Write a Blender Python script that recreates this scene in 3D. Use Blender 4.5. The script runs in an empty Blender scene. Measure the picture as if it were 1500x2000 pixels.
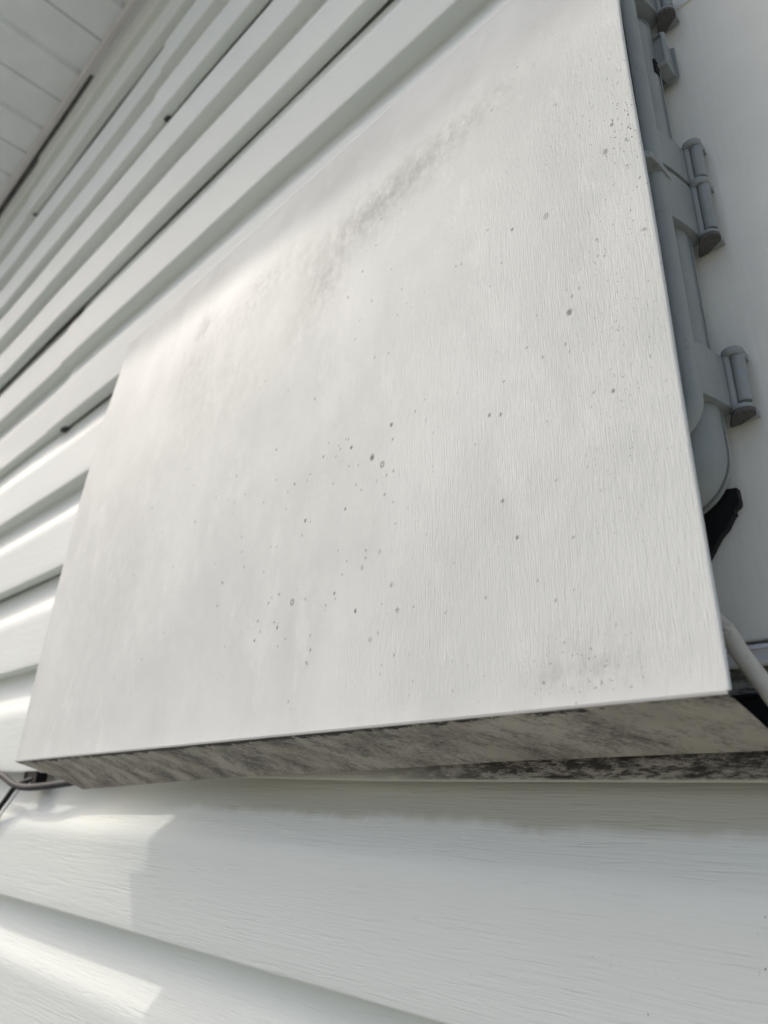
import bpy, math, random
import numpy as np
from mathutils import Matrix, Vector

# ------------------------------------------------------------------ camera, sky, sun
sc = bpy.context.scene
COL = sc.collection
D = 0.308                 # metres from the lens to the front of the siding
CZ = 1.50                 # height of the lens above the ground
SUN = Vector((-3.0, -1.0, 3.0)).normalized()   # towards the sun
random.seed(4); rng = np.random.default_rng(4)

cam = bpy.data.cameras.new("camera")
cam.sensor_fit = 'VERTICAL'; cam.sensor_height = 36; cam.sensor_width = 27
cam.lens = 1387.0 / 2000 * 36
cam.clip_start = 0.01; cam.clip_end = 2000
cam.dof.use_dof = True; cam.dof.focus_distance = 0.36; cam.dof.aperture_fstop = 9.5
co = bpy.data.objects.new("camera", cam); COL.objects.link(co); sc.camera = co
R = ((0.71430993, -0.24691612, -0.65482345),
     (0.69971977, 0.26855442, 0.66202022),
     (0.01239226, -0.93108053, 0.36460318))
co.matrix_world = Matrix(((R[0][0], -R[0][1], -R[0][2], 0),
                          (R[1][0], -R[1][1], -R[1][2], 0),
                          (R[2][0], -R[2][1], -R[2][2], CZ), (0, 0, 0, 1)))

w = bpy.data.worlds.new("World"); sc.world = w; w.use_nodes = True
sk = w.node_tree.nodes.new('ShaderNodeTexSky'); sk.sky_type = 'NISHITA'; sk.sun_disc = False
sk.sun_elevation = math.asin(SUN.z); sk.sun_rotation = math.atan2(SUN.x, SUN.y)
sk.air_density = 0.8; sk.dust_density = 4.4; sk.ozone_density = 0.0
bg = w.node_tree.nodes['Background']; w.node_tree.links.new(sk.outputs[0], bg.inputs[0])
bg.inputs[1].default_value = 0.15

sl = bpy.data.lights.new("sun", 'SUN'); sl.energy = 1.05; sl.angle = math.radians(1.0); sl.color = (1, 0.95, 0.86)
so = bpy.data.objects.new("sun", sl); COL.objects.link(so)
so.rotation_euler = (-SUN).to_track_quat('-Z', 'Y').to_euler(); so.location = (-3, -2, 6)

sc.view_settings.view_transform = 'Standard'; sc.view_settings.look = 'None'
sc.view_settings.gamma = 1; sc.view_settings.exposure = 0.55

# ------------------------------------------------------------------ helpers
def W(x, y, z):           # camera-relative, in lens-to-wall units -> metres
    return (x * D, y * D, z * D + CZ)

def empty(name, loc=(0, 0, 0)):
    o = bpy.data.objects.new(name, None); COL.objects.link(o); o.location = loc
    o.empty_display_size = 0.05
    return o

def tag(o, label, cat, group=None):
    o['label'] = label; o['category'] = cat
    if group: o['group'] = group
    return o

class MB:
    def __init__(s): s.v = []; s.f = []
    def add(s, verts, faces):
        n = len(s.v); s.v += [tuple(p) for p in verts]; s.f += [tuple(i + n for i in f) for f in faces]
    def box(s, a, b, bev=0.0):
        (x0, y0, z0), (x1, y1, z1) = a, b
        if bev <= 0:
            vs = [(x0, y0, z0), (x1, y0, z0), (x1, y1, z0), (x0, y1, z0), (x0, y0, z1), (x1, y0, z1), (x1, y1, z1), (x0, y1, z1)]
            s.add(vs, [(3, 2, 1, 0), (4, 5, 6, 7), (0, 1, 5, 4), (1, 2, 6, 5), (2, 3, 7, 6), (3, 0, 4, 7)])
        else:
            s.rprism(x0, x1, z0, z1, bev * 1.01, y0, y1, bev)
    def rprism(s, x0, x1, z0, z1, rad, y0, y1, bev, seg=8, bs=4, back=True, taper=0.0):
        """rounded rectangle in XZ, extruded from y0 (front) to y1, front and back edges rounded by bev"""
        rings = []
        for i in range(bs + 1):
            a = i / bs * math.pi / 2
            rings.append((y0 + bev * (1 - math.sin(a)), bev * (1 - math.cos(a))))
        if back:
            for i in range(bs + 1):
                a = i / bs * math.pi / 2
                rings.append((y1 - bev * (1 - math.cos(a)), bev * (1 - math.sin(a)) - taper))
        else:
            rings.append((y1, -taper))
        n = len(s.v); cnt = 4 * (seg + 1)
        for (y, ins) in rings:
            r = max(rad - ins, 1e-5)
            for (cx, cz, a0) in ((x1 - rad, z1 - rad, 0), (x0 + rad, z1 - rad, 90), (x0 + rad, z0 + rad, 180), (x1 - rad, z0 + rad, 270)):
                for k in range(seg + 1):
                    a = math.radians(a0 + 90 * k / seg)
                    s.v.append((cx + r * math.cos(a), y, cz + r * math.sin(a)))
        for j in range(len(rings) - 1):
            for k in range(cnt):
                a = n + j * cnt + k; b = n + j * cnt + (k + 1) % cnt
                s.f.append((a, b, b + cnt, a + cnt))
        s.f.append(tuple(n + k for k in range(cnt))[::-1])
        m = n + (len(rings) - 1) * cnt
        s.f.append(tuple(m + k for k in range(cnt)))
    def cyl(s, c, r, h, seg=28, bev=0.0):
        """upright cylinder, c = centre of its bottom"""
        prof = [(0, 0), (r - bev, 0), (r, bev), (r, h - bev), (r - bev, h), (0, h)]
        n = len(s.v)
        for (rr, z) in prof:
            for k in range(seg):
                a = 2 * math.pi * k / seg
                s.v.append((c[0] + rr * math.cos(a), c[1] + rr * math.sin(a), c[2] + z))
        for j in range(len(prof) - 1):
            for k in range(seg):
                a = n + j * seg + k; b = n + j * seg + (k + 1) % seg
                s.f.append((a, b, b + seg, a + seg))
    def tube(s, pts, r, seg=16):
        P = [Vector(p) for p in pts]; Q = []
        for i in range(len(P) - 1):          # Catmull-Rom
            p0 = P[max(i - 1, 0)]; p1 = P[i]; p2 = P[i + 1]; p3 = P[min(i + 2, len(P) - 1)]
            for k in range(8):
                t = k / 8
                Q.append(0.5 * ((2 * p1) + (p2 - p0) * t + (2 * p0 - 5 * p1 + 4 * p2 - p3) * t * t + (3 * p1 - p0 - 3 * p2 + p3) * t ** 3))
        Q.append(P[-1]); n = len(s.v); up = Vector((0.3, -0.8, 0.5))
        for i, q in enumerate(Q):
            t = (Q[min(i + 1, len(Q) - 1)] - Q[max(i - 1, 0)]).normalized()
            a = t.cross(up).normalized(); b = t.cross(a).normalized()
            for k in range(seg):
                th = 2 * math.pi * k / seg
                s.v.append(tuple(q + a * r * math.cos(th) + b * r * math.sin(th)))
        for j in range(len(Q) - 1):
            for k in range(seg):
                a = n + j * seg + k; b = n + j * seg + (k + 1) % seg
                s.f.append((a, b, b + seg, a + seg))
        s.f.append(tuple(n + k for k in range(seg))[::-1])
        s.f.append(tuple(n + (len(Q) - 1) * seg + k for k in range(seg)))
    def build(s, name, mat, parent=None, smooth=True, angle=40):
        me = bpy.data.meshes.new(name); me.from_pydata(s.v, [], s.f); me.update()
        o = bpy.data.objects.new(name, me); COL.objects.link(o); me.materials.append(mat)
        if smooth:
            me.shade_smooth()
            if angle < 180:
                try: me.set_sharp_from_angle(angle=math.radians(angle))
                except Exception: pass
        if parent is not None:
            o.parent = parent
            o.matrix_parent_inverse = Matrix.Translation(parent.location).inverted()
        return o

def grid_mesh(name, pts, mat, parent=None, flip=False):
    """pts: (rows, cols, 3) array"""
    nr, nc, _ = pts.shape
    me = bpy.data.meshes.new(name)
    idx = np.arange(nr * nc).reshape(nr, nc)
    q = np.stack([idx[:-1, :-1], idx[:-1, 1:], idx[1:, 1:], idx[1:, :-1]], -1).reshape(-1, 4)
    if flip: q = q[:, ::-1]
    me.vertices.add(nr * nc); me.vertices.foreach_set('co', pts.astype(np.float32).ravel())
    me.loops.add(q.size); me.loops.foreach_set('vertex_index', q.astype(np.int32).ravel())
    me.polygons.add(len(q)); me.polygons.foreach_set('loop_start', np.arange(0, q.size, 4, dtype=np.int32))
    me.update(calc_edges=True); me.validate(); me.shade_smooth()
    o = bpy.data.objects.new(name, me); COL.objects.link(o); me.materials.append(mat)
    if parent is not None:
        o.parent = parent; o.matrix_parent_inverse = Matrix.Translation(parent.location).inverted()
    return o

# ------------------------------------------------------------------ materials
class NT:
    def __init__(s, name, base=(0.7, 0.7, 0.7), rough=0.5, spec=0.4):
        s.m = bpy.data.materials.new(name); s.m.use_nodes = True; s.t = s.m.node_tree
        s.b = s.t.nodes['Principled BSDF']; s.b.inputs['Base Color'].default_value = (*base, 1)
        s.b.inputs['Roughness'].default_value = rough; s.b.inputs['Specular IOR Level'].default_value = spec
        g = s.t.nodes.new('ShaderNodeNewGeometry'); s.pos = g.outputs['Position']; s.geo = g
    def n(s, kind, **kw):
        x = s.t.nodes.new(kind)
        for k, v in kw.items(): setattr(x, k, v)
        return x
    def l(s, a, b): s.t.links.new(a, b)
    def mapped(s, scale, rot=(0, 0, 0), loc=(0, 0, 0)):
        m = s.n('ShaderNodeMapping'); m.inputs['Scale'].default_value = scale
        m.inputs['Rotation'].default_value = rot; m.inputs['Location'].default_value = loc
        s.l(s.pos, m.inputs['Vector']); return m.outputs[0]
    def rotmapped(s, scale, rot, loc=(0, 0, 0)):
        m = s.n('ShaderNodeMapping'); m.inputs['Rotation'].default_value = rot; s.l(s.pos, m.inputs['Vector'])
        k = s.n('ShaderNodeMapping'); k.inputs['Scale'].default_value = scale; k.inputs['Location'].default_value = loc
        s.l(m.outputs[0], k.inputs['Vector']); return k.outputs[0]
    def noise(s, vec, scale=1, detail=3, rough=0.5, dist=0):
        x = s.n('ShaderNodeTexNoise'); x.inputs['Scale'].default_value = scale; x.inputs['Detail'].default_value = detail
        x.inputs['Roughness'].default_value = rough; x.inputs['Distortion'].default_value = dist
        s.l(vec, x.inputs['Vector']); return x.outputs['Fac']
    def ramp(s, fac, lo, hi, a=0.0, b=1.0):
        x = s.n('ShaderNodeMapRange', interpolation_type='SMOOTHSTEP')
        x.inputs[1].default_value = lo; x.inputs[2].default_value = hi; x.inputs[3].default_value = a; x.inputs[4].default_value = b
        s.l(fac, x.inputs[0]); return x.outputs[0]
    def math(s, op, a, b=None):
        x = s.n('ShaderNodeMath', operation=op)
        for i, v in enumerate((a, b)):
            if v is None: continue
            if isinstance(v, (int, float)): x.inputs[i].default_value = v
            else: s.l(v, x.inputs[i])
        return x.outputs[0]
    def mix(s, fac, a, b):
        x = s.n('ShaderNodeMix', data_type='RGBA')
        if isinstance(fac, (int, float)): x.inputs[0].default_value = fac
        else: s.l(fac, x.inputs[0])
        for i, v in ((6, a), (7, b)):
            if isinstance(v, tuple): x.inputs[i].default_value = (*v, 1)
            else: s.l(v, x.inputs[i])
        return x.outputs[2]
    def attr(s, name):
        a = s.n('ShaderNodeAttribute'); a.attribute_name = name; return a.outputs['Fac']
    def xyz(s):
        x = s.n('ShaderNodeSeparateXYZ'); s.l(s.pos, x.inputs[0]); return x.outputs
    def color(s, c): s.l(c, s.b.inputs['Base Color'])
    def bump(s, h, dist, strength=1.0, prev=None):
        x = s.n('ShaderNodeBump'); x.inputs['Distance'].default_value = dist; x.inputs['Strength'].default_value = strength
        s.l(h, x.inputs['Height'])
        if prev is not None: s.l(prev, x.inputs['Normal'])
        s.l(x.outputs[0], s.b.inputs['Normal']); return x.outputs[0]

def siding_material(name, stain):
    t = NT(name, rough=0.55, spec=0.25)
    grain = t.noise(t.mapped((16, 60, 470)), 1, 3, 0.6, 1.0)
    cracks = t.noise(t.mapped((30, 60, 420), loc=(3, 1, 2)), 1, 2, 0.5, 0.9)
    big = t.noise(t.mapped((3, 3, 7)), 1, 3)
    base = t.mix(t.ramp(big, 0.3, 0.7), (0.70, 0.74, 0.70), (0.74, 0.78, 0.738))
    specks = t.ramp(t.noise(t.mapped((420, 420, 420)), 1, 2, 0.6), 0.69, 0.74)
    patch = t.ramp(t.noise(t.mapped((6, 6, 9), loc=(7, 2, 2)), 1, 3), 0.52, 0.66)
    base = t.mix(t.math('MULTIPLY', t.math('MULTIPLY', specks, patch), 0.5), base, (0.16, 0.16, 0.14))
    if stain:
        x = t.xyz()
        # algae film in the sheltered cove, its lower edge wanders
        wob = t.math('MULTIPLY', t.math('SUBTRACT', t.noise(t.mapped((9, 1, 4)), 1, 5, 0.65, 0.5), 0.5), 0.022)
        zz = t.math('ADD', x[2], wob)
        film = t.math('MULTIPLY', t.ramp(zz, CZ - 0.0185, CZ - 0.0115), t.ramp(x[0], -0.62, -0.40))
        film = t.math('MULTIPLY', film, t.ramp(x[2], CZ + 0.03, CZ + 0.015))
        base = t.mix(t.math('MULTIPLY', film, 0.62), base, (0.36, 0.345, 0.26))
        # mildew on the lowest part of the course above
        mil = t.noise(t.mapped((60, 60, 240), loc=(1, 5, 3)), 1, 9, 0.85, 0.2)
        near = t.math('MULTIPLY', t.ramp(x[2], CZ + 0.0045, CZ + 0.0065), t.ramp(x[2], CZ + 0.085, CZ + 0.02))
        near = t.math('MULTIPLY', near, t.math('MULTIPLY', t.ramp(x[0], -0.34, -0.19), t.ramp(x[0], -0.06, 0.10, 1, 0)))
        base = t.mix(t.math('MULTIPLY', near, 0.75), base, (0.235, 0.215, 0.175))
        base = t.mix(t.math('MULTIPLY', near, t.ramp(mil, 0.42, 0.54)), base, (0.032, 0.027, 0.022))
        dots = t.ramp(t.noise(t.mapped((430, 430, 500), loc=(4, 4, 4)), 1, 1), 0.80, 0.815)
        base = t.mix(t.math('MULTIPLY', dots, t.ramp(x[0], -0.3, -0.1)), base, (0.03, 0.028, 0.025))
    t.color(base)
    h = t.math('ADD', t.math('MULTIPLY', grain, 0.75), t.math('MULTIPLY', t.ramp(cracks, 0.30, 0.44), 0.28))
    t.bump(h, 0.00065, 0.8)
    return t.m

M = {}
M['siding'] = siding_material('vinyl_siding', False)
M['siding_stained'] = siding_material('vinyl_siding_stained', True)

t = NT('painted_cover', rough=0.62, spec=0.18)
sm = t.attr('smudge'); sp = t.attr('speck'); fl = t.attr('flyspeck')
ribvec = t.mapped((1000, 1000, 130))
rib = t.noise(ribvec, 1, 2, 0.5, 0.6)
ribw = t.n('ShaderNodeTexWave', wave_type='BANDS', bands_direction='X'); t.l(t.mapped((1, 0, 0.07)), ribw.inputs['Vector'])
ribw.inputs['Scale'].default_value = 270; ribw.inputs['Distortion'].default_value = 2.2; ribw.inputs['Detail'].default_value = 3
ribw.inputs['Detail Scale'].default_value = 1.6
fine = t.noise(t.mapped((1300, 1300, 800)), 1, 3, 0.6)
streak = t.noise(t.mapped((30, 30, 14), loc=(2, 0, 5)), 1, 7, 0.72, 0.3)
cloud = t.noise(t.mapped((11, 11, 9)), 1, 5, 0.6, 0.3)
base = t.mix(t.ramp(cloud, 0.3, 0.72), (0.61, 0.632, 0.602), (0.71, 0.73, 0.695))
base = t.mix(t.ramp(streak, 0.52, 0.68, 0, 0.6), base, (0.745, 0.76, 0.725))
grit = t.noise(t.mapped((130, 130, 95), loc=(5, 1, 1)), 1, 5, 0.72)
base = t.mix(t.math('MULTIPLY', sm, t.ramp(grit, 0.22, 0.76)), base, (0.33, 0.335, 0.32))
pore = t.ramp(t.noise(t.mapped((780, 780, 560), loc=(9, 1, 4)), 1, 2, 0.6), 0.655, 0.70)
base = t.mix(t.math('MULTIPLY', pore, fl), base, (0.10, 0.105, 0.095))
base = t.mix(t.math('MULTIPLY', sp, 1.0), base, (0.06, 0.06, 0.055))
t.color(base)
h = t.math('ADD', t.math('MULTIPLY', rib, 1.2), t.math('MULTIPLY', ribw.outputs['Fac'], 0.16))
h = t.math('ADD', h, t.math('MULTIPLY', t.noise(t.mapped((210, 210, 120), loc=(1, 1, 7)), 1, 4, 0.65, 0.6), 0.7))
h = t.math('ADD', h, t.math('MULTIPLY', fine, 0.5))
h = t.math('MULTIPLY', h, t.attr('ribbed'))
t.bump(h, 0.00015, 0.9)
M['cover'] = t.m

t = NT('mouldy_lip', rough=0.6, spec=0.25)
rot = (0, 0, math.radians(33))
st1 = t.noise(t.rotmapped((620, 130, 10), rot), 1, 6, 0.75, 0.3)
st2 = t.noise(t.rotmapped((50, 30, 8), rot, (3, 2, 0)), 1, 8, 0.74, 0.0)
blot = t.noise(t.rotmapped((24, 14, 6), (0, 0, math.radians(30)), (8, 1, 0)), 1, 5, 0.65)
grain = t.noise(t.mapped((520, 520, 520)), 1, 5, 0.7)
base = t.mix(t.ramp(blot, 0.3, 0.7), (0.41, 0.395, 0.34), (0.31, 0.29, 0.245))
x = t.xyz(); rightfade = t.ramp(x[0], -0.30, -0.10, 0.0, 0.035)
f = t.math('ADD', t.math('MULTIPLY', st2, 0.62), t.math('MULTIPLY', st1, 0.30))
f = t.math('ADD', f, t.math('MULTIPLY', grain, 0.30))
f = t.math('SUBTRACT', f, rightfade)
base = t.mix(t.ramp(f, 0.52, 0.70, 0, 0.85), base, (0.105, 0.098, 0.09))
base = t.mix(t.ramp(f, 0.66, 0.74, 0, 0.8), base, (0.035, 0.032, 0.03))
edge = t.attr('mould'); en = t.noise(t.mapped((120, 120, 120)), 1, 8, 0.75)
base = t.mix(t.ramp(t.math('ADD', edge, t.math('MULTIPLY', t.math('SUBTRACT', en, 0.5), 2.6)), 0.62, 0.80), base, (0.014, 0.013, 0.012))
base = t.mix(t.ramp(edge, -0.75, -0.25, 1, 0), base, (0.72, 0.715, 0.69))
t.color(base); t.bump(st1, 0.0003, 0.6)
M['lip'] = t.m

def plain(name, base, rough, var=0.08, scale=60, bump=0.0, spec=0.4, bscale=(200, 200, 200), dirt=None):
    t = NT(name, base, rough, spec)
    c = t.mix(t.ramp(t.noise(t.mapped((scale,) * 3), 1, 4, 0.6), 0.3, 0.7), tuple(b * (1 - var) for b in base), tuple(min(b * (1 + var), 1) for b in base))
    if dirt:
        c = t.mix(t.math('MULTIPLY', t.ramp(t.noise(t.mapped((dirt[1],) * 3, loc=(3, 3, 3)), 1, 5, 0.7), dirt[2], dirt[2] + 0.12), dirt[3]), c, dirt[0])
    t.color(c)
    if bump: t.bump(t.noise(t.mapped(bscale), 1, 3, 0.6), bump, 0.7)
    return t.m
M['board'] = plain('white_board', (0.79, 0.785, 0.70), 0.5, 0.05, 9, 0.0004, 0.35, (300, 300, 14), ((0.16, 0.15, 0.13), 420, 0.70, 0.7))
M['grey_plastic'] = plain('grey_plastic', (0.29, 0.318, 0.31), 0.40, 0.07, 30, 0.00006, 0.35, (500, 500, 500), ((0.20, 0.18, 0.16), 90, 0.60, 0.5))
M['shaded_lid'] = plain('shaded_lid_plastic', (0.11, 0.118, 0.113), 0.55, 0.08, 30, 0.00006, 0.3, (500, 500, 500), ((0.16, 0.15, 0.13), 70, 0.56, 0.5))  # same plastic, darkened to paint in the shade of the cover
M['grimy'] = plain('grimy_plastic', (0.13, 0.127, 0.12), 0.85, 0.3, 1500, 0.0001, 0.1, (1500, 1500, 1500), ((0.06, 0.058, 0.055), 1600, 0.5, 0.5))
M['black'] = plain('black_rubber_and_gap', (0.012, 0.012, 0.013), 0.6, 0.2, 80, spec=0.2)
M['coax'] = plain('dark_grey_cable', (0.02, 0.022, 0.026), 0.6, 0.2, 60, spec=0.25)
M['pale_wire'] = plain('pale_wire', (0.55, 0.56, 0.56), 0.4)
M['cream'] = plain('cream_cable', (0.64, 0.61, 0.52), 0.55, 0.08, 50, 0.00008, 0.3, (300, 300, 300), ((0.10, 0.085, 0.07), 130, 0.58, 0.6))
M['soffit'] = plain('soffit_vinyl', (0.72, 0.765, 0.775), 0.45, 0.04, 12, 0.00008, 0.4, (200, 20, 200))
M['trim'] = plain('white_trim', (0.74, 0.74, 0.73), 0.4, 0.04, 20)
M['dark_gap'] = plain('painted_gap_shade', (0.05, 0.055, 0.06), 0.8, 0.2, 20)
M['sheathing'] = plain('house_wrap', (0.5, 0.51, 0.52), 0.8, 0.1, 10)
M['roof'] = plain('roof_shingle', (0.11, 0.105, 0.10), 0.9, 0.3, 40, 0.001, 0.2)
t = NT('ground', rough=0.95, spec=0.1)
g1 = t.noise(t.mapped((1.2,) * 3), 1, 6, 0.7); g2 = t.noise(t.mapped((60,) * 3), 1, 5, 0.7)
t.color(t.mix(t.ramp(g2, 0.3, 0.7), t.mix(t.ramp(g1, 0.35, 0.65), (0.30, 0.30, 0.28), (0.34, 0.34, 0.315)), (0.26, 0.26, 0.24)))
t.bump(g2, 0.01); M['ground'] = t.m

# ------------------------------------------------------------------ ground
mb = MB(); mb.add([(-400, -400, 0), (400, -400, 0), (400, 400, 0), (-400, 400, 0)], [(0, 1, 2, 3)])
o = mb.build('ground', M['ground'], smooth=False); o['kind'] = 'structure'

# ------------------------------------------------------------------ house wall: dutch-lap vinyl siding
E_ = 0.371 * D            # exposure of one course
Z0 = -0.317 * D + CZ      # butt of course 0
YW = D                    # front of the butts
REC = 0.0185              # depth of the recess under a butt
X0, X1 = -3.4, 2.6

def course(last_top, zb, first):
    """profile points (y, z) of one course from the back of its return up to the top of its cove"""
    p = []
    back = REC - 0.0012 if first else REC
    p += [(back, 0.0030 if first else 0.0016), (back * 0.6, 0.0012), (0.0045, 0.0004)]
    for i in range(6):
        a = i / 5 * math.pi / 2
        p.append((0.0022 - 0.0022 * math.sin(a), 0.0022 - 0.0022 * math.cos(a)))
    zr = 0.0655
    for f in (0.15, 0.3, 0.5, 0.7, 0.85, 0.95): p.append((0.0006 * f, 0.0022 + f * (zr - 0.0022)))
    for i in range(1, 15):
        tt = i / 14
        p.append((0.0006 + (REC - 0.0006) * (1 - (1 - tt) ** 1.75), zr + (E_ - 0.0012 - zr) * tt))
    if last_top:
        p += [(REC + 0.0022, E_ + 0.004), (REC + 0.0024, E_ + 0.022)]
    return [(y, zb + z) for (y, z) in p]

wall = empty('house_wall', (0, YW + REC + 0.02, 0))
tag(wall, 'white vinyl house wall of horizontal dutch lap siding behind the tilted cover', 'wall')
joints = {9: -2.61, 5: -3.18, 7: -5.3, 11: -4.6, 3: -5.6, 1: -4.9, -1: -4.4, -3: -5.2}
def siding_piece(k, xa, xb, fwd, seed):
    mats = M['siding_stained'] if k in (-1, 1) else M['siding']
    zb = Z0 + k * E_
    two = k < 12
    prof = course(False, zb, True) + course(True, zb + E_, False) if two else course(True, zb, True)
    prof = [p for p in prof if p[1] < 4.40 * D + CZ]
    n = max(2, int((xb - xa) / 0.03))
    xs = np.linspace(xa, xb, n)
    ph = np.random.default_rng(seed).uniform(0, 6.28, 4)
    wav = 0.0005 * np.sin(xs * 7.1 + ph[0]) + 0.0004 * np.sin(xs * 15.7 + ph[1])
    wavz = 0.0004 * np.sin(xs * 5.3 + ph[2])
    P = np.array(prof)
    pts = np.zeros((len(P), n, 3))
    pts[:, :, 0] = xs[None]; pts[:, :, 1] = YW + P[:, 0:1] + wav[None] - fwd; pts[:, :, 2] = P[:, 1:2] + wavz[None] - fwd * 0.9
    if k == 1:        # this sheet has sagged a little behind the cover
        sag = np.interp(xs / D, [-2.6, -1.0], [0, 0.024 * D])[None] * np.clip(1 - (P[:, 1:2] - zb) / E_, 0, 1)
        pts[:, :, 2] -= sag
    grid_mesh('siding_panel', pts, mats, wall, flip=False)
kmin = -13
for k in range(kmin, 13, 2):
    xj = joints.get(k, -4.0 - (k * 37 % 11) * 0.3) * D
    # at each joint the two sheets lap by 20 mm
    siding_piece(k, X0, xj + 0.02, 0.0, k + 50)
    siding_piece(k, xj, X1, 0.0050, k + 90)
for (k, dx, wd) in ((9, 0.021, 0.010), (5, 0.021, 0.012), (11, 0.021, 0.006)):      # dark boxes stand in for the shade in gaps under the lapped ends
    xj = joints[k] * D + dx; zb = Z0 + k * E_
    mb = MB(); mb.box((xj, YW + 0.006, zb - 0.0062), (xj + wd, YW + REC - 0.001, zb + 0.002)); mb.build('lap_gap_shade', M['dark_gap'], wall, smooth=False)
mb = MB(); mb.box((X0, YW + REC + 0.008, 0), (X1, YW + REC + 0.14, 4.40 * D + CZ)); mb.build('sheathing', M['sheathing'], wall, smooth=False)

# ------------------------------------------------------------------ eave: soffit, trim channel, fascia, roof
ZS = 4.36 * D + CZ; YE = -0.003 * D
def ye(x): return YE - 0.093 * (x + 5.07 * D)      # unseen eave edge, skewed to slant the shadow it casts on the cover
eave = empty('roof_eave', (0, YE, ZS)); tag(eave, 'white boxed roof eave with grooved vinyl soffit above the siding', 'roof eave')
step = 0.305 * D; xg = -3.459 * D
prof = []
i0 = int((X0 - xg) / step) - 1
k = i0
while xg + k * step < X1:
    x = xg + k * step
    if k % 2 == 0: prof += [(x - 0.0022, 0), (x - 0.0016, 0.006), (x + 0.0016, 0.006), (x + 0.0022, 0)]
    else: prof += [(x - 0.009, 0), (x - 0.003, 0.007), (x + 0.003, 0.007), (x + 0.009, 0)]
    k += 1
px_ = np.array([p[0] for p in prof]); pz_ = np.array([p[1] for p in prof])
fr = np.linspace(0, 1, 4)[:, None]
pts = np.zeros((4, len(prof), 3)); pts[:, :, 0] = px_; pts[:, :, 2] = pz_[None] + ZS
pts[:, :, 1] = (ye(px_) + 0.01)[None] * (1 - fr) + (YW - 0.012) * fr
o = grid_mesh('soffit', pts, M['soffit'], eave, flip=True)
o.data.set_sharp_from_angle(angle=math.radians(25))
mb = MB()
mb.box((X0, YW - 0.026, ZS - 0.007), (X1, YW - 0.0185, ZS - 0.001), 0.001)
mb.box((X0, YW - 0.0178, ZS - 0.004), (X1, YW - 0.011, ZS + 0.010), 0.001)
mb.build('trim_channel', M['trim'], eave)
mb = MB(); mb.box((-3.72 * D, YW - 0.0105, ZS - 0.0035), (X1, YW + 0.012, ZS + 0.004), 0.001); mb.build('channel_lip', M['soffit'], eave)
def slab(y0, y1, z0, z1, z2=None, back=None):
    vs = []
    for (dz) in (0, z1 - z0):
        for (x, e) in ((X0, 0), (X1, 0), (X1, 1), (X0, 1)):
            y = ye(x) + (y1 if e else y0) if back is None or not e else back
            vs.append((x, y, ((z2 if (z2 is not None and e) else z0)) + dz))
    return vs, [(3, 2, 1, 0), (4, 5, 6, 7), (0, 1, 5, 4), (1, 2, 6, 5), (2, 3, 7, 6), (3, 0, 4, 7)]
mb = MB(); mb.add(*slab(-0.012, 0.0095, ZS - 0.012, ZS + 0.17)); mb.build('fascia', M['trim'], eave, smooth=False)
mb = MB(); mb.add(*slab(-0.04, 0, ZS + 0.172, ZS + 0.19, ZS + 2.2, 4.0))
mb.build('roof', M['roof'], eave, smooth=False)

# ------------------------------------------------------------------ the tilted sheet-metal cover
XL, XR = -2.276, -0.279
LZ = np.array([-0.05, 0.064, 0.37, 0.582, 0.848, 1.188, 1.551, 1.7]); LY = np.array([0.795, 0.804, 0.820, 0.832, 0.848, 0.881, 0.928, 0.947])
RZ = np.array([-0.05, 0.5, 1.0, 1.18, 1.30, 1.42, 1.56, 1.7]); RY = np.array([0.803, 0.803, 0.802, 0.805, 0.820, 0.848, 0.887, 0.92])
def smooth_interp(z, zs, ys):
    zz = np.linspace(zs[0], zs[-1], 400); yy = np.interp(zz, zs, ys)
    kk = np.exp(-np.linspace(-2, 2, 41) ** 2); kk /= kk.sum()
    yp = np.pad(yy, 20, mode='reflect', reflect_type='odd'); yy = np.convolve(yp, kk, 'valid')
    return np.interp(z, zz, yy)
def face_y(u, z):
    y = smooth_interp(z, LZ, LY) * (1 - u) + smooth_interp(z, RZ, RY) * u
    x = XL + (XR - XL) * u
    # shallow oil-canning of the sheet
    y = y + 0.0016 * np.sin(2.1 * x + 3.4 * z + 0.6) + 0.0012 * np.sin(4.7 * x - 2.6 * z + 1.9) + 0.0006 * np.sin(7.3 * x + 6.9 * z)
    y = y - 0.0020 * np.exp(-np.clip(z - (0.066 + 0.037 * u), 0, 9) / 0.020)     # flares out to the bend
    for (bx, bz, s, a) in BUMPS: y = y + a * np.exp(-((x - bx) ** 2 + (z - bz) ** 2) / (2 * s * s))
    return y
BUMPS = [(-0.76, 1.17, 0.13, 0.0055), (-2.05, 1.36, 0.13, 0.003), (-1.30, 1.30, 0.10, -0.002)]
def zbot(u): return 0.066 + (0.103 - 0.066) * u
ZT = 1.556
NU, NV = 800, 580
u = np.linspace(0, 1, NU)[None, :]; v = np.linspace(0, 1, NV)[:, None]
zz = zbot(u) + (ZT - zbot(u)) * v; uu = np.broadcast_to(u, zz.shape)
yy = face_y(uu, zz); xx = XL + (XR - XL) * uu
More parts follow.
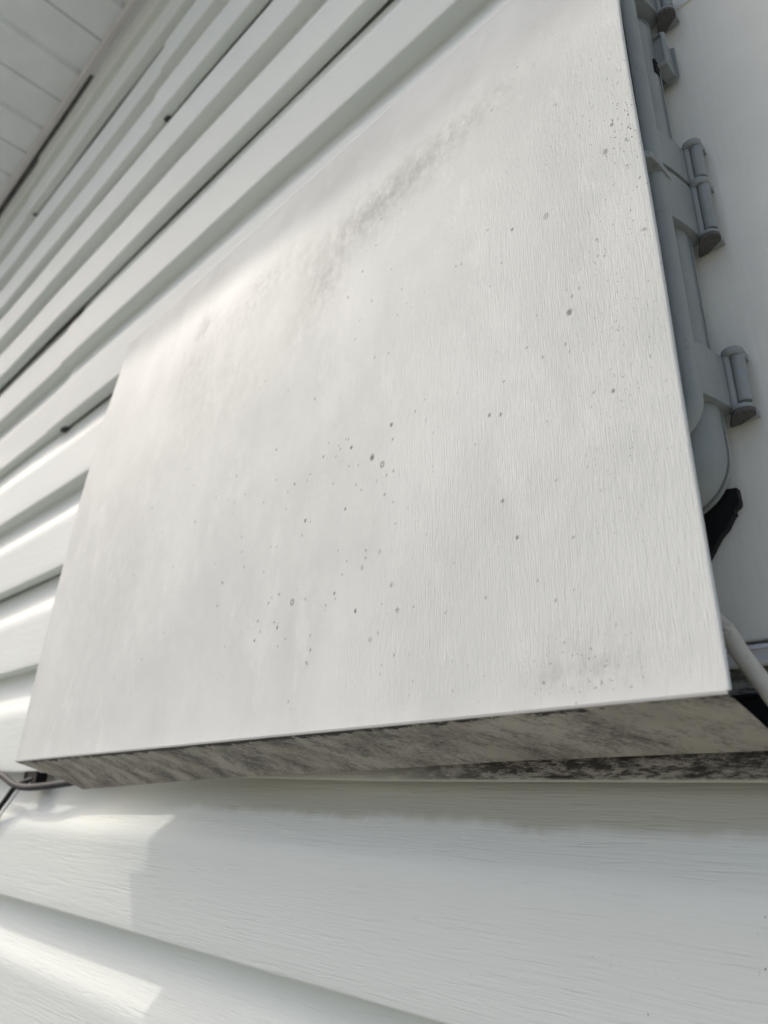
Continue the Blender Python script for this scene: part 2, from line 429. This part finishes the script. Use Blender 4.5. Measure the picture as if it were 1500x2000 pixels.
# waviness of the hand-cut edges
xx = xx + 0.0022 * np.sin(zz * 9 + 1) * (np.abs(uu - 0.5) * 2) ** 6 * 0.4
cover = empty('sheet_metal_cover', W(-1.28, 0.9, 0.08))
tag(cover, 'large off white ribbed metal cover with grimy turned under bottom lip', 'cover')
front = np.stack(W(xx, yy, zz), -1)
def edge(cols, dirx, dirz):      # rolled edge, 1.4 mm
    out = []
    for a in (0.35, 0.8, 1.25, 1.57):
        r = 0.0009; q = cols.copy()
        q[:, 0] += dirx * r * math.sin(a); q[:, 2] += dirz * r * math.sin(a); q[:, 1] += r * (1 - math.cos(a))
        out.append(q)
    return out
rows = [r for r in edge(front[-1], 0, 1)]
full = np.concatenate([front] + [r[None] for r in rows], 0)
right = edge(full[:, -1], 1, 0); left = edge(full[:, 0], -1, 0)
full = np.concatenate([q[:, None] for q in left[::-1]] + [full] + [q[:, None] for q in right], 1)
face = grid_mesh('face_sheet', full, M['cover'], cover)
# dirt on the sheet, as (x, z) positions with a radius in mm
SPECKS = [
    (-0.788,0.611,1.60,0.85,0), (-0.894,0.603,1.60,0.85,0), (-1.020,0.487,1.60,0.85,0), (-0.863,0.281,1.60,0.85,0), (-0.835,0.562,1.60,0.85,0), (-0.808,0.539,2.00,0.80,1),
    (-0.835,0.562,2.00,0.80,1), (-1.040,0.327,2.00,0.80,1), (-0.824,0.228,1.30,0.55,1), (-0.850,0.356,1.30,0.55,1), (-0.808,0.375,1.30,0.55,1), (-0.778,0.312,1.30,0.55,1),
    (-0.764,0.267,1.30,0.55,1), (-1.142,0.685,1.25,0.75,0), (-1.291,0.669,1.25,0.75,0), (-1.065,0.579,1.25,0.75,0), (-0.903,0.480,1.25,0.75,0), (-1.695,0.698,1.25,0.75,0),
    (-1.449,0.596,1.25,0.75,0), (-1.731,0.517,1.25,0.75,0), (-1.291,0.412,1.25,0.75,0), (-1.301,0.363,1.25,0.75,0), (-1.084,0.350,1.25,0.75,0), (-1.080,0.284,1.25,0.75,0),
    (-1.019,0.761,1.25,0.75,0), (-0.932,0.976,1.25,0.75,0), (-0.920,0.322,1.25,0.75,0), (-0.977,0.612,1.25,0.75,0), (-0.976,0.229,1.25,0.75,0), (-1.150,0.269,1.25,0.75,0),
    (-0.964,0.638,0.90,0.65,0), (-0.912,0.627,0.90,0.65,0), (-0.903,0.624,0.90,0.65,0), (-0.926,0.611,0.90,0.65,0), (-0.931,0.620,0.90,0.65,0), (-0.938,0.599,0.90,0.65,0),
    (-1.321,0.671,0.90,0.65,0), (-1.132,0.609,0.90,0.65,0), (-0.941,0.542,0.90,0.65,0), (-0.876,0.521,0.90,0.65,0), (-0.862,0.505,0.90,0.65,0), (-0.800,0.477,0.90,0.65,0),
    (-0.779,0.517,0.90,0.65,0), (-0.796,0.514,0.90,0.65,0), (-0.778,0.458,0.90,0.65,0), (-1.027,0.458,0.90,0.65,0), (-1.087,0.530,0.90,0.65,0), (-1.170,0.568,0.90,0.65,0),
    (-1.245,0.608,0.90,0.65,0), (-1.283,0.600,0.90,0.65,0), (-1.369,0.639,0.90,0.65,0), (-1.664,0.627,0.90,0.65,0), (-1.609,0.605,0.90,0.65,0), (-1.116,0.337,0.90,0.65,0),
    (-1.002,0.326,0.90,0.65,0), (-0.941,0.305,0.90,0.65,0), (-0.843,0.386,0.90,0.65,0), (-0.842,0.371,0.90,0.65,0), (-0.901,0.354,0.90,0.65,0), (-1.092,0.296,0.90,0.65,0),
    (-1.147,0.307,0.90,0.65,0), (-1.134,0.284,0.90,0.65,0), (-1.052,0.259,0.90,0.65,0), (-0.985,0.208,0.90,0.65,0), (-1.073,0.248,0.90,0.65,0), (-1.605,0.282,0.90,0.65,0),
    (-1.517,0.335,0.90,0.65,0), (-1.522,0.496,0.90,0.65,0), (-1.486,0.427,0.90,0.65,0), (-1.331,0.465,0.90,0.65,0), (-1.217,0.433,0.90,0.65,0), (-1.143,0.407,0.90,0.65,0),
    (-1.127,0.458,0.90,0.65,0), (-1.106,0.453,0.90,0.65,0), (-1.239,0.506,0.90,0.65,0), (-1.118,0.823,0.90,0.65,0), (-1.215,0.890,0.90,0.65,0), (-0.855,0.923,0.90,0.65,0),
    (-0.888,0.893,0.90,0.65,0), (-0.899,0.851,0.90,0.65,0), (-0.800,0.770,0.90,0.65,0), (-0.838,0.779,0.90,0.65,0), (-0.784,0.580,0.90,0.65,0), (-0.772,0.417,0.90,0.65,0),
    (-1.532,0.762,0.90,0.65,0), (-1.472,0.759,0.90,0.65,0), (-1.486,0.704,0.90,0.65,0), (-1.313,0.615,0.90,0.65,0), (-1.232,0.470,0.90,0.65,0), (-1.015,0.586,0.90,0.65,0),
    (-1.024,0.575,0.90,0.65,0), (-0.898,0.565,0.90,0.65,0), (-0.872,0.558,0.90,0.65,0), (-0.331,0.907,2.20,0.50,0), (-0.442,0.858,1.70,0.60,1), (-0.508,0.875,1.30,0.75,0),
    (-0.891,1.021,1.30,0.75,0), (-0.315,0.949,1.30,0.75,0), (-0.404,1.073,0.90,0.65,0), (-0.558,0.908,0.90,0.65,0), (-0.619,0.871,0.90,0.65,0), (-0.533,0.821,0.90,0.65,0),
    (-0.364,0.730,0.90,0.65,0), (-0.362,0.759,0.90,0.65,0), (-0.399,0.692,0.90,0.65,0), (-0.411,0.685,0.90,0.65,0), (-0.559,0.788,0.90,0.65,0), (-0.843,1.135,0.90,0.65,0),
    (-0.853,1.069,0.90,0.65,0), (-0.540,1.185,0.90,0.65,0), (-0.801,0.972,0.90,0.65,0), (-0.931,0.976,0.90,0.65,0), (-0.855,0.923,0.90,0.65,0), (-0.290,0.731,0.90,0.65,0),
    (-0.294,0.733,0.90,0.65,0), (-0.418,0.660,2.30,0.70,0), (-0.570,0.546,1.30,0.75,0), (-0.549,0.539,1.30,0.75,0), (-0.365,0.504,1.30,0.75,0), (-0.786,0.612,1.30,0.75,0),
    (-0.552,0.396,1.30,0.75,0), (-0.531,0.334,1.30,0.75,0), (-0.863,0.282,1.30,0.75,0), (-0.393,0.514,0.85,0.60,0), (-0.429,0.609,0.85,0.60,0), (-0.468,0.606,0.85,0.60,0),
    (-0.495,0.635,0.85,0.60,0), (-0.540,0.594,0.85,0.60,0), (-0.706,0.630,0.85,0.60,0), (-0.782,0.581,0.85,0.60,0), (-0.588,0.257,0.85,0.60,0), (-0.443,0.313,0.85,0.60,0),
    (-0.728,0.267,0.85,0.60,0), (-0.822,0.227,0.85,0.60,0), (-0.807,0.236,0.85,0.60,0), (-0.982,0.205,0.85,0.60,0), (-0.769,0.196,0.85,0.60,0), (-0.780,0.517,0.85,0.60,0),
    (-0.821,0.512,0.85,0.60,0), (-0.799,0.479,0.85,0.60,0), (-0.917,0.402,0.85,0.60,0), (-0.842,0.385,0.85,0.60,0), (-0.843,0.373,0.85,0.60,0), (-0.852,0.357,0.85,0.60,0),
    (-0.902,0.354,0.85,0.60,0), (-0.778,0.311,0.85,0.60,0), (-1.084,0.351,0.85,0.60,0), (-1.115,0.338,0.85,0.60,0), (-1.143,0.306,0.85,0.60,0), (-1.090,0.296,0.85,0.60,0),
    (-1.080,0.282,0.85,0.60,0), (-0.978,0.256,0.85,0.60,0), (-0.765,0.269,0.85,0.60,0), (-1.295,0.414,0.85,0.60,0), (-0.354,0.724,0.85,0.60,0), (-0.461,0.402,0.85,0.60,0),
]
fx = (full[:, :, 0] / D); fz = ((full[:, :, 2] - CZ) / D)
speck = np.zeros(fx.shape); smud = np.zeros(fx.shape); fly = np.zeros(fx.shape)
du = (XR - XL) / (NU - 1); dv = 1.47 / (NV - 1)
def put(x, z, r, a, ring=False, el=1.0):
    r = 0.58 * r / 1000 / D; a = 0.95 * a
    c0 = int((x - XL - 4 * r) / du); c1 = int((x - XL + 4 * r) / du) + 10
    r0 = int((z - 0.10 - 4 * r) / dv) - 6; r1 = int((z - 0.066 + 4 * r) / dv) + 8
    c0, r0 = max(c0, 0), max(r0, 0)
    if c1 <= c0 or r1 <= r0: return
    sx = fx[r0:r1, c0:c1]; sz = fz[r0:r1, c0:c1]
    d = np.sqrt((sx - x) ** 2 + ((sz - z) / el) ** 2)
    if ring: val = a * np.exp(-((d - r) / (0.42 * r)) ** 2)
    else: val = a * np.clip((r * 1.2 - d) / (0.35 * r), 0, 1)
    speck[r0:r1, c0:c1] = np.maximum(speck[r0:r1, c0:c1], val)
for (x, z, r, a, ring) in SPECKS: put(x, z, r, a, ring, 1.25)
for i in range(260):
    x = rng.uniform(XL, XR); z = rng.uniform(0.12, 1.3)
    put(x, z, rng.uniform(0.45, 0.8), rng.uniform(0.2, 0.65), el=rng.uniform(1, 1.6))
def blob(x, z, sx, sz, a, rot=0.0, arr=smud):
    c, s = math.cos(rot), math.sin(rot)
    ex = (fx - x) * c + (fz - z) * s; ez = -(fx - x) * s + (fz - z) * c
    arr += a * np.exp(-(ex / sx) ** 2 - (ez / sz) ** 2)
for (x, z, sx, sz, a, rt) in ((-0.95, 1.15, 0.12, 0.075, 0.30, 0.5), (-0.82, 1.18, 0.14, 0.060, 0.34, 0.1), (-0.68, 1.20, 0.14, 0.050, 0.28, 0.1), (-0.53, 1.21, 0.10, 0.040, 0.18, 0.05),
                             (-1.02, 1.06, 0.05, 0.06, 0.4, 0.9), (-1.60, 1.255, 0.05, 0.035, 0.7, 0.2), (-1.63, 1.30, 0.02, 0.06, 0.35, 0), (-1.29, 1.243, 0.06, 0.03, 0.35, 0), (-1.40, 0.95, 0.16, 0.16, 0.22, 0.5),
                             (-0.46, 0.135, 0.06, 0.022, 0.42, 0), (-0.40, 0.16, 0.10, 0.05, 0.25, 0), (-0.80, 1.20, 0.32, 0.075, 0.42, 0.08), (-1.28, 1.22, 0.26, 0.09, 0.36, 0.1), (-1.63, 1.13, 0.10, 0.16, 0.36, 0.2), (-1.05, 1.03, 0.16, 0.10, 0.25, 0.6), (-1.9, 0.55, 0.25, 0.3, 0.18, 0), (-2.22, 0.75, 0.05, 0.4, 0.15, 0), (-1.2, 0.5, 0.5, 0.35, 0.10, 0), (-2.27, 0.14, 0.03, 0.16, 0.4, 0)):
    blob(x, z, sx, sz, a, rt)
for (x, z, sx, sz, a) in ((-0.30, 0.95, 0.05, 0.16, 0.8), (-0.32, 0.72, 0.05, 0.2, 0.5), (-0.42, 1.0, 0.08, 0.08, 0.35), (-0.46, 0.14, 0.09, 0.04, 0.6), (-0.36, 0.40, 0.05, 0.2, 0.25), (-0.8, 1.17, 0.2, 0.05, 0.2)):
    blob(x, z, sx, sz, a, 0, fly)
fly += 0.10
ribbed = 1 - 0.85 * np.exp(-np.clip(fz - 0.066 - 0.037 * np.clip((fx - XL) / (XR - XL), 0, 1), 0, 9) / 0.022)
for (nm, arr) in (('ribbed', ribbed), ('speck', speck), ('smudge', np.clip(smud, 0, 1)), ('flyspeck', np.clip(fly, 0, 1))):
    at = face.data.attributes.new(nm, 'FLOAT', 'POINT'); at.data.foreach_set('value', arr.astype(np.float32).ravel())
# back of the sheet (coarse), 1.6 mm behind the front
bk = front[::29, ::40].copy(); bk[:, :, 1] += 0.0018
bk = np.concatenate([bk, front[-1:, ::40] + np.array([0, 0.0018, 0])], 0)
bk = np.concatenate([bk, np.concatenate([front[::29, -1:], front[-1:, -1:]], 0) + np.array([0, 0.0018, 0])], 1)
grid_mesh('back_sheet', bk, M['cover'], cover, flip=True)
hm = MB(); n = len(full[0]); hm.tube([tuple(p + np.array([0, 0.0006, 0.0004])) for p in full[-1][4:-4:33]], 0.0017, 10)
M['hem'] = plain('painted_edge_light', (0.86, 0.86, 0.84), 0.4, 0.03, 30)  # near-white colour paints in the light caught along the top edge
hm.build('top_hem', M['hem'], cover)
# bottom lip: rounds off the front edge, then runs back and slightly down to the siding
us = np.linspace(0, 1, 500); zb = zbot(us); yb = face_y(us, zb)
xb_ = XL + (XR - XL) * us
xend = XL + 0.215            # the left end of the lip is cut off at an angle
yback = 0.92 + 0.05 * us + 0.0012 * np.sin(us * 23)
xbk = xend + (XR - xend) * us
zback = np.interp(xbk, [-2.1, -1.47, -1.0, -0.66, -0.3], [-0.010, 0.0186, 0.032, 0.044, 0.050])
rowsl = []; edgev = []
for i in range(5):
    a = i / 4 * math.pi / 2; r = 0.0045
    rowsl.append(np.stack(W(xb_, yb + r * (1 - math.cos(a)), zb - r * math.sin(a) * 0.999), -1)); edgev.append(np.full(500, (-1.0, -1.0, -0.8, -0.2, 1.0)[i]))
y1 = yb + 0.0045; z1 = zb - 0.0045
for i in range(1, 40):
    tt = i / 39
    sag = 0.003 * math.sin(tt * math.pi)
    rowsl.append(np.stack(W(xb_ + (xbk - xb_) * tt, y1 + (yback - y1) * tt, z1 + (zback - z1) * tt + sag), -1))
    edgev.append(np.full(500, math.exp(-(tt / 0.13) ** 2)))
ed = np.array(edgev) * np.where(np.array(edgev) > 0, (0.25 + 0.75 * np.clip(1.45 - np.abs(us - 0.42) * 1.8, 0, 1))[None], 1)
lip = grid_mesh('bottom_lip', np.array(rowsl), M['lip'], cover, flip=True)
at = lip.data.attributes.new('mould', 'FLOAT', 'POINT'); at.data.foreach_set('value', ed.astype(np.float32).ravel())

# ------------------------------------------------------------------ white mounting board behind the cable box
board = empty('mounting_board', W(0.3, 1.0, 0.18))
tag(board, 'flat white mounting board with fine vertical grain, on the siding behind the grey box', 'board')
mb = MB(); mb.box(W(-1.35, 0.970, 0.182), W(1.1, 0.999, 1.318), 0.0012); mb.build('panel', M['board'], board)
mb = MB(); mb.box(W(-1.35, 0.962, 0.150), W(1.1, 0.992, 0.1775), 0.002); mb.build('bottom_trim', M['trim'], board)

# ------------------------------------------------------------------ grey hinged cable box
XB = -0.272
bx = empty('cable_box', W(-0.8, 0.969, 0.35))
tag(bx, 'grey plastic hinged utility box on the white board, half hidden by the cover', 'utility box')
def pr(x0, x1, z0, z1, rad, y0, y1, bev, **k):
    m = MB(); m.rprism(x0 * D, x1 * D, z0 * D + CZ, z1 * D + CZ, rad * D, y0 * D, y1 * D, bev * D, **k); return m
pr(-0.46, XB, 0.345, 1.31, 0.080, 0.880, 0.9685, 0.040, seg=14, bs=10).build('base', M['grey_plastic'], bx, angle=70)
pr(-0.45, XB + 0.0005, 0.425, 1.305, 0.060, 0.846, 0.935, 0.018, seg=14, bs=8).build('shell', M['grey_plastic'], bx, angle=70)
pr(-0.42, XB - 0.026, 0.395, 0.850, 0.07, 0.817, 0.866, 0.005, seg=14, bs=6).build('lower_lid', M['shaded_lid'], bx, angle=70)
pr(-0.36, XB - 0.024, 0.885, 1.26, 0.02, 0.832, 0.876, 0.005, seg=8, bs=5).build('upper_lid', M['shaded_lid'], bx, angle=70)
# rounded divider flange between the two lids
m = MB(); pts = []
for (y, x) in ((0.81, -0.290), (0.815, -0.281), (0.822, -0.273), (0.845, -0.270), (0.90, -0.268), (0.928, -0.268), (0.928, -0.44), (0.835, -0.44), (0.835, -0.34), (0.81, -0.32)):
    pts.append((x, y))
n = len(pts); vs = [W(x, y, 0.868 - 0.02 * max(0, (y - 0.84)) * 4) for (x, y) in pts] + [W(x, y, 0.880 - 0.02 * max(0, (y - 0.84)) * 4) for (x, y) in pts]
m.add(vs, [tuple(range(n)), tuple(range(n, 2 * n))[::-1]] + [(i, i + n, (i + 1) % n + n, (i + 1) % n) for i in range(n)])
m.build('divider_flange', M['grey_plastic'], bx, angle=30)

def hinge(z0, z1, mid=None):
    hx, hy, r = -0.249, 0.944, 0.0148
    zs = [z0, z1] + ([mid] if mid else [])
    base = MB()     # leaf that wraps the side of the box
    segs = [(z0 + 0.004, (mid if mid else z1) - 0.012)] + ([(mid + 0.004, z1 - 0.012)] if mid else [])
    for (a, b) in segs:
        pf = [(XB - 0.02, 0.862), (XB - 0.001, 0.866), (XB + 0.004, 0.885), (XB + 0.0095, 0.915), (XB + 0.0115, 0.928), (XB + 0.0115, 0.950), (XB - 0.02, 0.955)]
        n = len(pf)
        base.add([W(x, y, a) for (x, y) in pf] + [W(x, y, b + 0.006) for (x, y) in pf],
                 [tuple(range(n))[::-1], tuple(range(n, 2 * n))] + [(i, (i + 1) % n, (i + 1) % n + n, i + n) for i in range(n)])
    h = base.build('hinge', M['grey_plastic'], bx, angle=50)
    for i, z in enumerate(sorted(zs)):
        k = MB()
        k.cyl(W(hx, hy, z - 0.006), r * D, 0.012 * D, 28, 0.0008)
        k.box(W(-0.262, 0.944, z - 0.006), W(-0.236, 0.969, z + 0.005))
        k.build('knuckle', M['grey_plastic'], h)
    p = MB(); p.cyl(W(-0.2575, 0.940, z0), 0.0052 * D, (z1 - z0) * D, 16); p.build('pin', M['grey_plastic'], h)
    q = MB()
    for (a, b) in segs:      # half shell on the wall side
        q.cyl(W(hx + 0.0045, hy + 0.002, a + 0.008), 0.0092 * D, (b - a + 0.001) * D, 20, 0.0004)
    q.build('sleeve', M['grey_plastic'], h)
    f = MB(); bot = z0 - 0.0075         # grimy teardrop plate under the lowest knuckle, reaching back to the board
    pf = [(hx + r * 1.02 * math.cos(q), hy + r * 1.02 * math.sin(q)) for q in [math.radians(d) for d in range(205, 406, 10)]] + [(-0.262, 0.9692), (-0.276, 0.9692)]
    n = len(pf)
    f.add([W(x, y, bot) for (x, y) in pf] + [W(x, y, bot + 0.0060) for (x, y) in pf],
          [tuple(range(n))[::-1], tuple(range(n, 2 * n))] + [(i, (i + 1) % n, (i + 1) % n + n, i + n) for i in range(n)])
    f.build('hinge_foot', M['grimy'], h, angle=50)
hinge(0.785, 0.968, 0.888); hinge(0.487, 0.577); hinge(1.283, 1.345)
# latch with its slot
pr(XB - 0.01, XB + 0.021, 1.146, 1.222, 0.007, 0.918, 0.9675, 0.006, seg=6, bs=5).build('latch', M['grey_plastic'], bx)
mb = MB(); mb.box(W(XB - 0.012, 0.908, 1.128), W(XB + 0.0015, 0.9235, 1.146 + 0.012)); mb.build('latch_slot', M['black'], bx, smooth=False)

# ------------------------------------------------------------------ cables
poly = [(-0.2790, 0.3850), (-0.2785, 0.3640), (-0.2800, 0.3605), (-0.2875, 0.3550), (-0.2868, 0.3500), (-0.2905, 0.3470), (-0.3000, 0.3325), (-0.3105, 0.3235), (-0.3330, 0.2920), (-0.3560, 0.2800), (-0.42, 0.300), (-0.42, 0.400)]
mb = MB(); n = len(poly)
mb.add([W(x, 0.956, z) for (x, z) in poly] + [W(x, 0.9695, z) for (x, z) in poly],
       [tuple(range(n)), tuple(range(n, 2 * n))[::-1]] + [(i, i + n, (i + 1) % n + n, (i + 1) % n) for i in range(n)])
tag(mb.build('black_gap_shape', M['black'], angle=30), 'ragged black shape standing in for the dark gap under the bottom of the grey box', 'dark gap')  # black shape added to paint the dark gap below the box
mb = MB(); mb.tube([W(-0.47, 0.935, 0.33), W(-0.36, 0.91, 0.245), W(-0.309, 0.90, 0.193), W(-0.290, 0.90, 0.154), W(-0.270, 0.90, 0.115), W(-0.247, 0.90, 0.071), W(-0.22, 0.905, 0.01), W(-0.17, 0.93, -0.14), W(-0.14, 0.975, -0.5), W(-0.13, 0.985, -1.8), W(-0.13, 0.985, -4.7)], 0.0034, 18)
tag(mb.build('cream_cable', M['cream']), 'grubby cream cable running down from behind the cover beside the white board', 'cable')
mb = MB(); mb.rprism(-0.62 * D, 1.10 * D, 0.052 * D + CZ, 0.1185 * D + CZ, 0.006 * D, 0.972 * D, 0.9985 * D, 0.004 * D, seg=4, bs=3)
tag(mb.build('black_strip', M['black']), 'black strip on the siding under the white board', 'strip')  # plain black bar on the siding below the board
mb = MB(); mb.tube([W(-3.6, 0.975, 0.062), W(-3.1, 0.972, 0.052), W(-2.86, 0.97, 0.034), W(-2.72, 0.968, 0.004), W(-2.60, 0.968, -0.006), W(-2.47, 0.972, -0.002), W(-2.36, 0.985, 0.006), W(-2.2, 0.99, 0.02), W(-1.9, 0.985, 0.06)], 0.0034, 16)
tag(mb.build('grey_cable', M['coax']), 'dark grey cable curving out from under the left end of the cover', 'cable')
mb = MB(); mb.tube([W(-2.60, 0.988, 0.02), W(-2.70, 0.975, 0.0), W(-2.765, 0.970, -0.045), W(-2.84, 0.970, -0.098), W(-2.95, 0.972, -0.22), W(-3.02, 0.975, -0.5), W(-3.04, 0.978, -4.7)], 0.0027, 14)
tag(mb.build('thin_black_wire', M['black']), 'thin black wire hanging down the siding below the grey cable', 'wire')
mb = MB(); mb.tube([W(-2.56, 0.988, 0.018), W(-2.675, 0.982, -0.01), W(-2.745, 0.980, -0.052), W(-2.825, 0.98, -0.108), W(-2.93, 0.982, -0.23), W(-2.99, 0.985, -0.5), W(-3.0, 0.985, -4.7)], 0.0011, 10)
tag(mb.build('thin_white_wire', M['pale_wire']), 'very thin pale wire alongside the thin black wire', 'wire')
mb = MB(); mb.rprism(-2.665 * D, -2.555 * D, -0.002 * D + CZ, 0.046 * D + CZ, 0.006 * D, 0.978 * D, 1.015 * D, 0.004 * D, seg=4, bs=3)
tag(mb.build('cable_clip', M['black']), 'small black cable clip under the siding edge at the left end of the cover', 'clip')
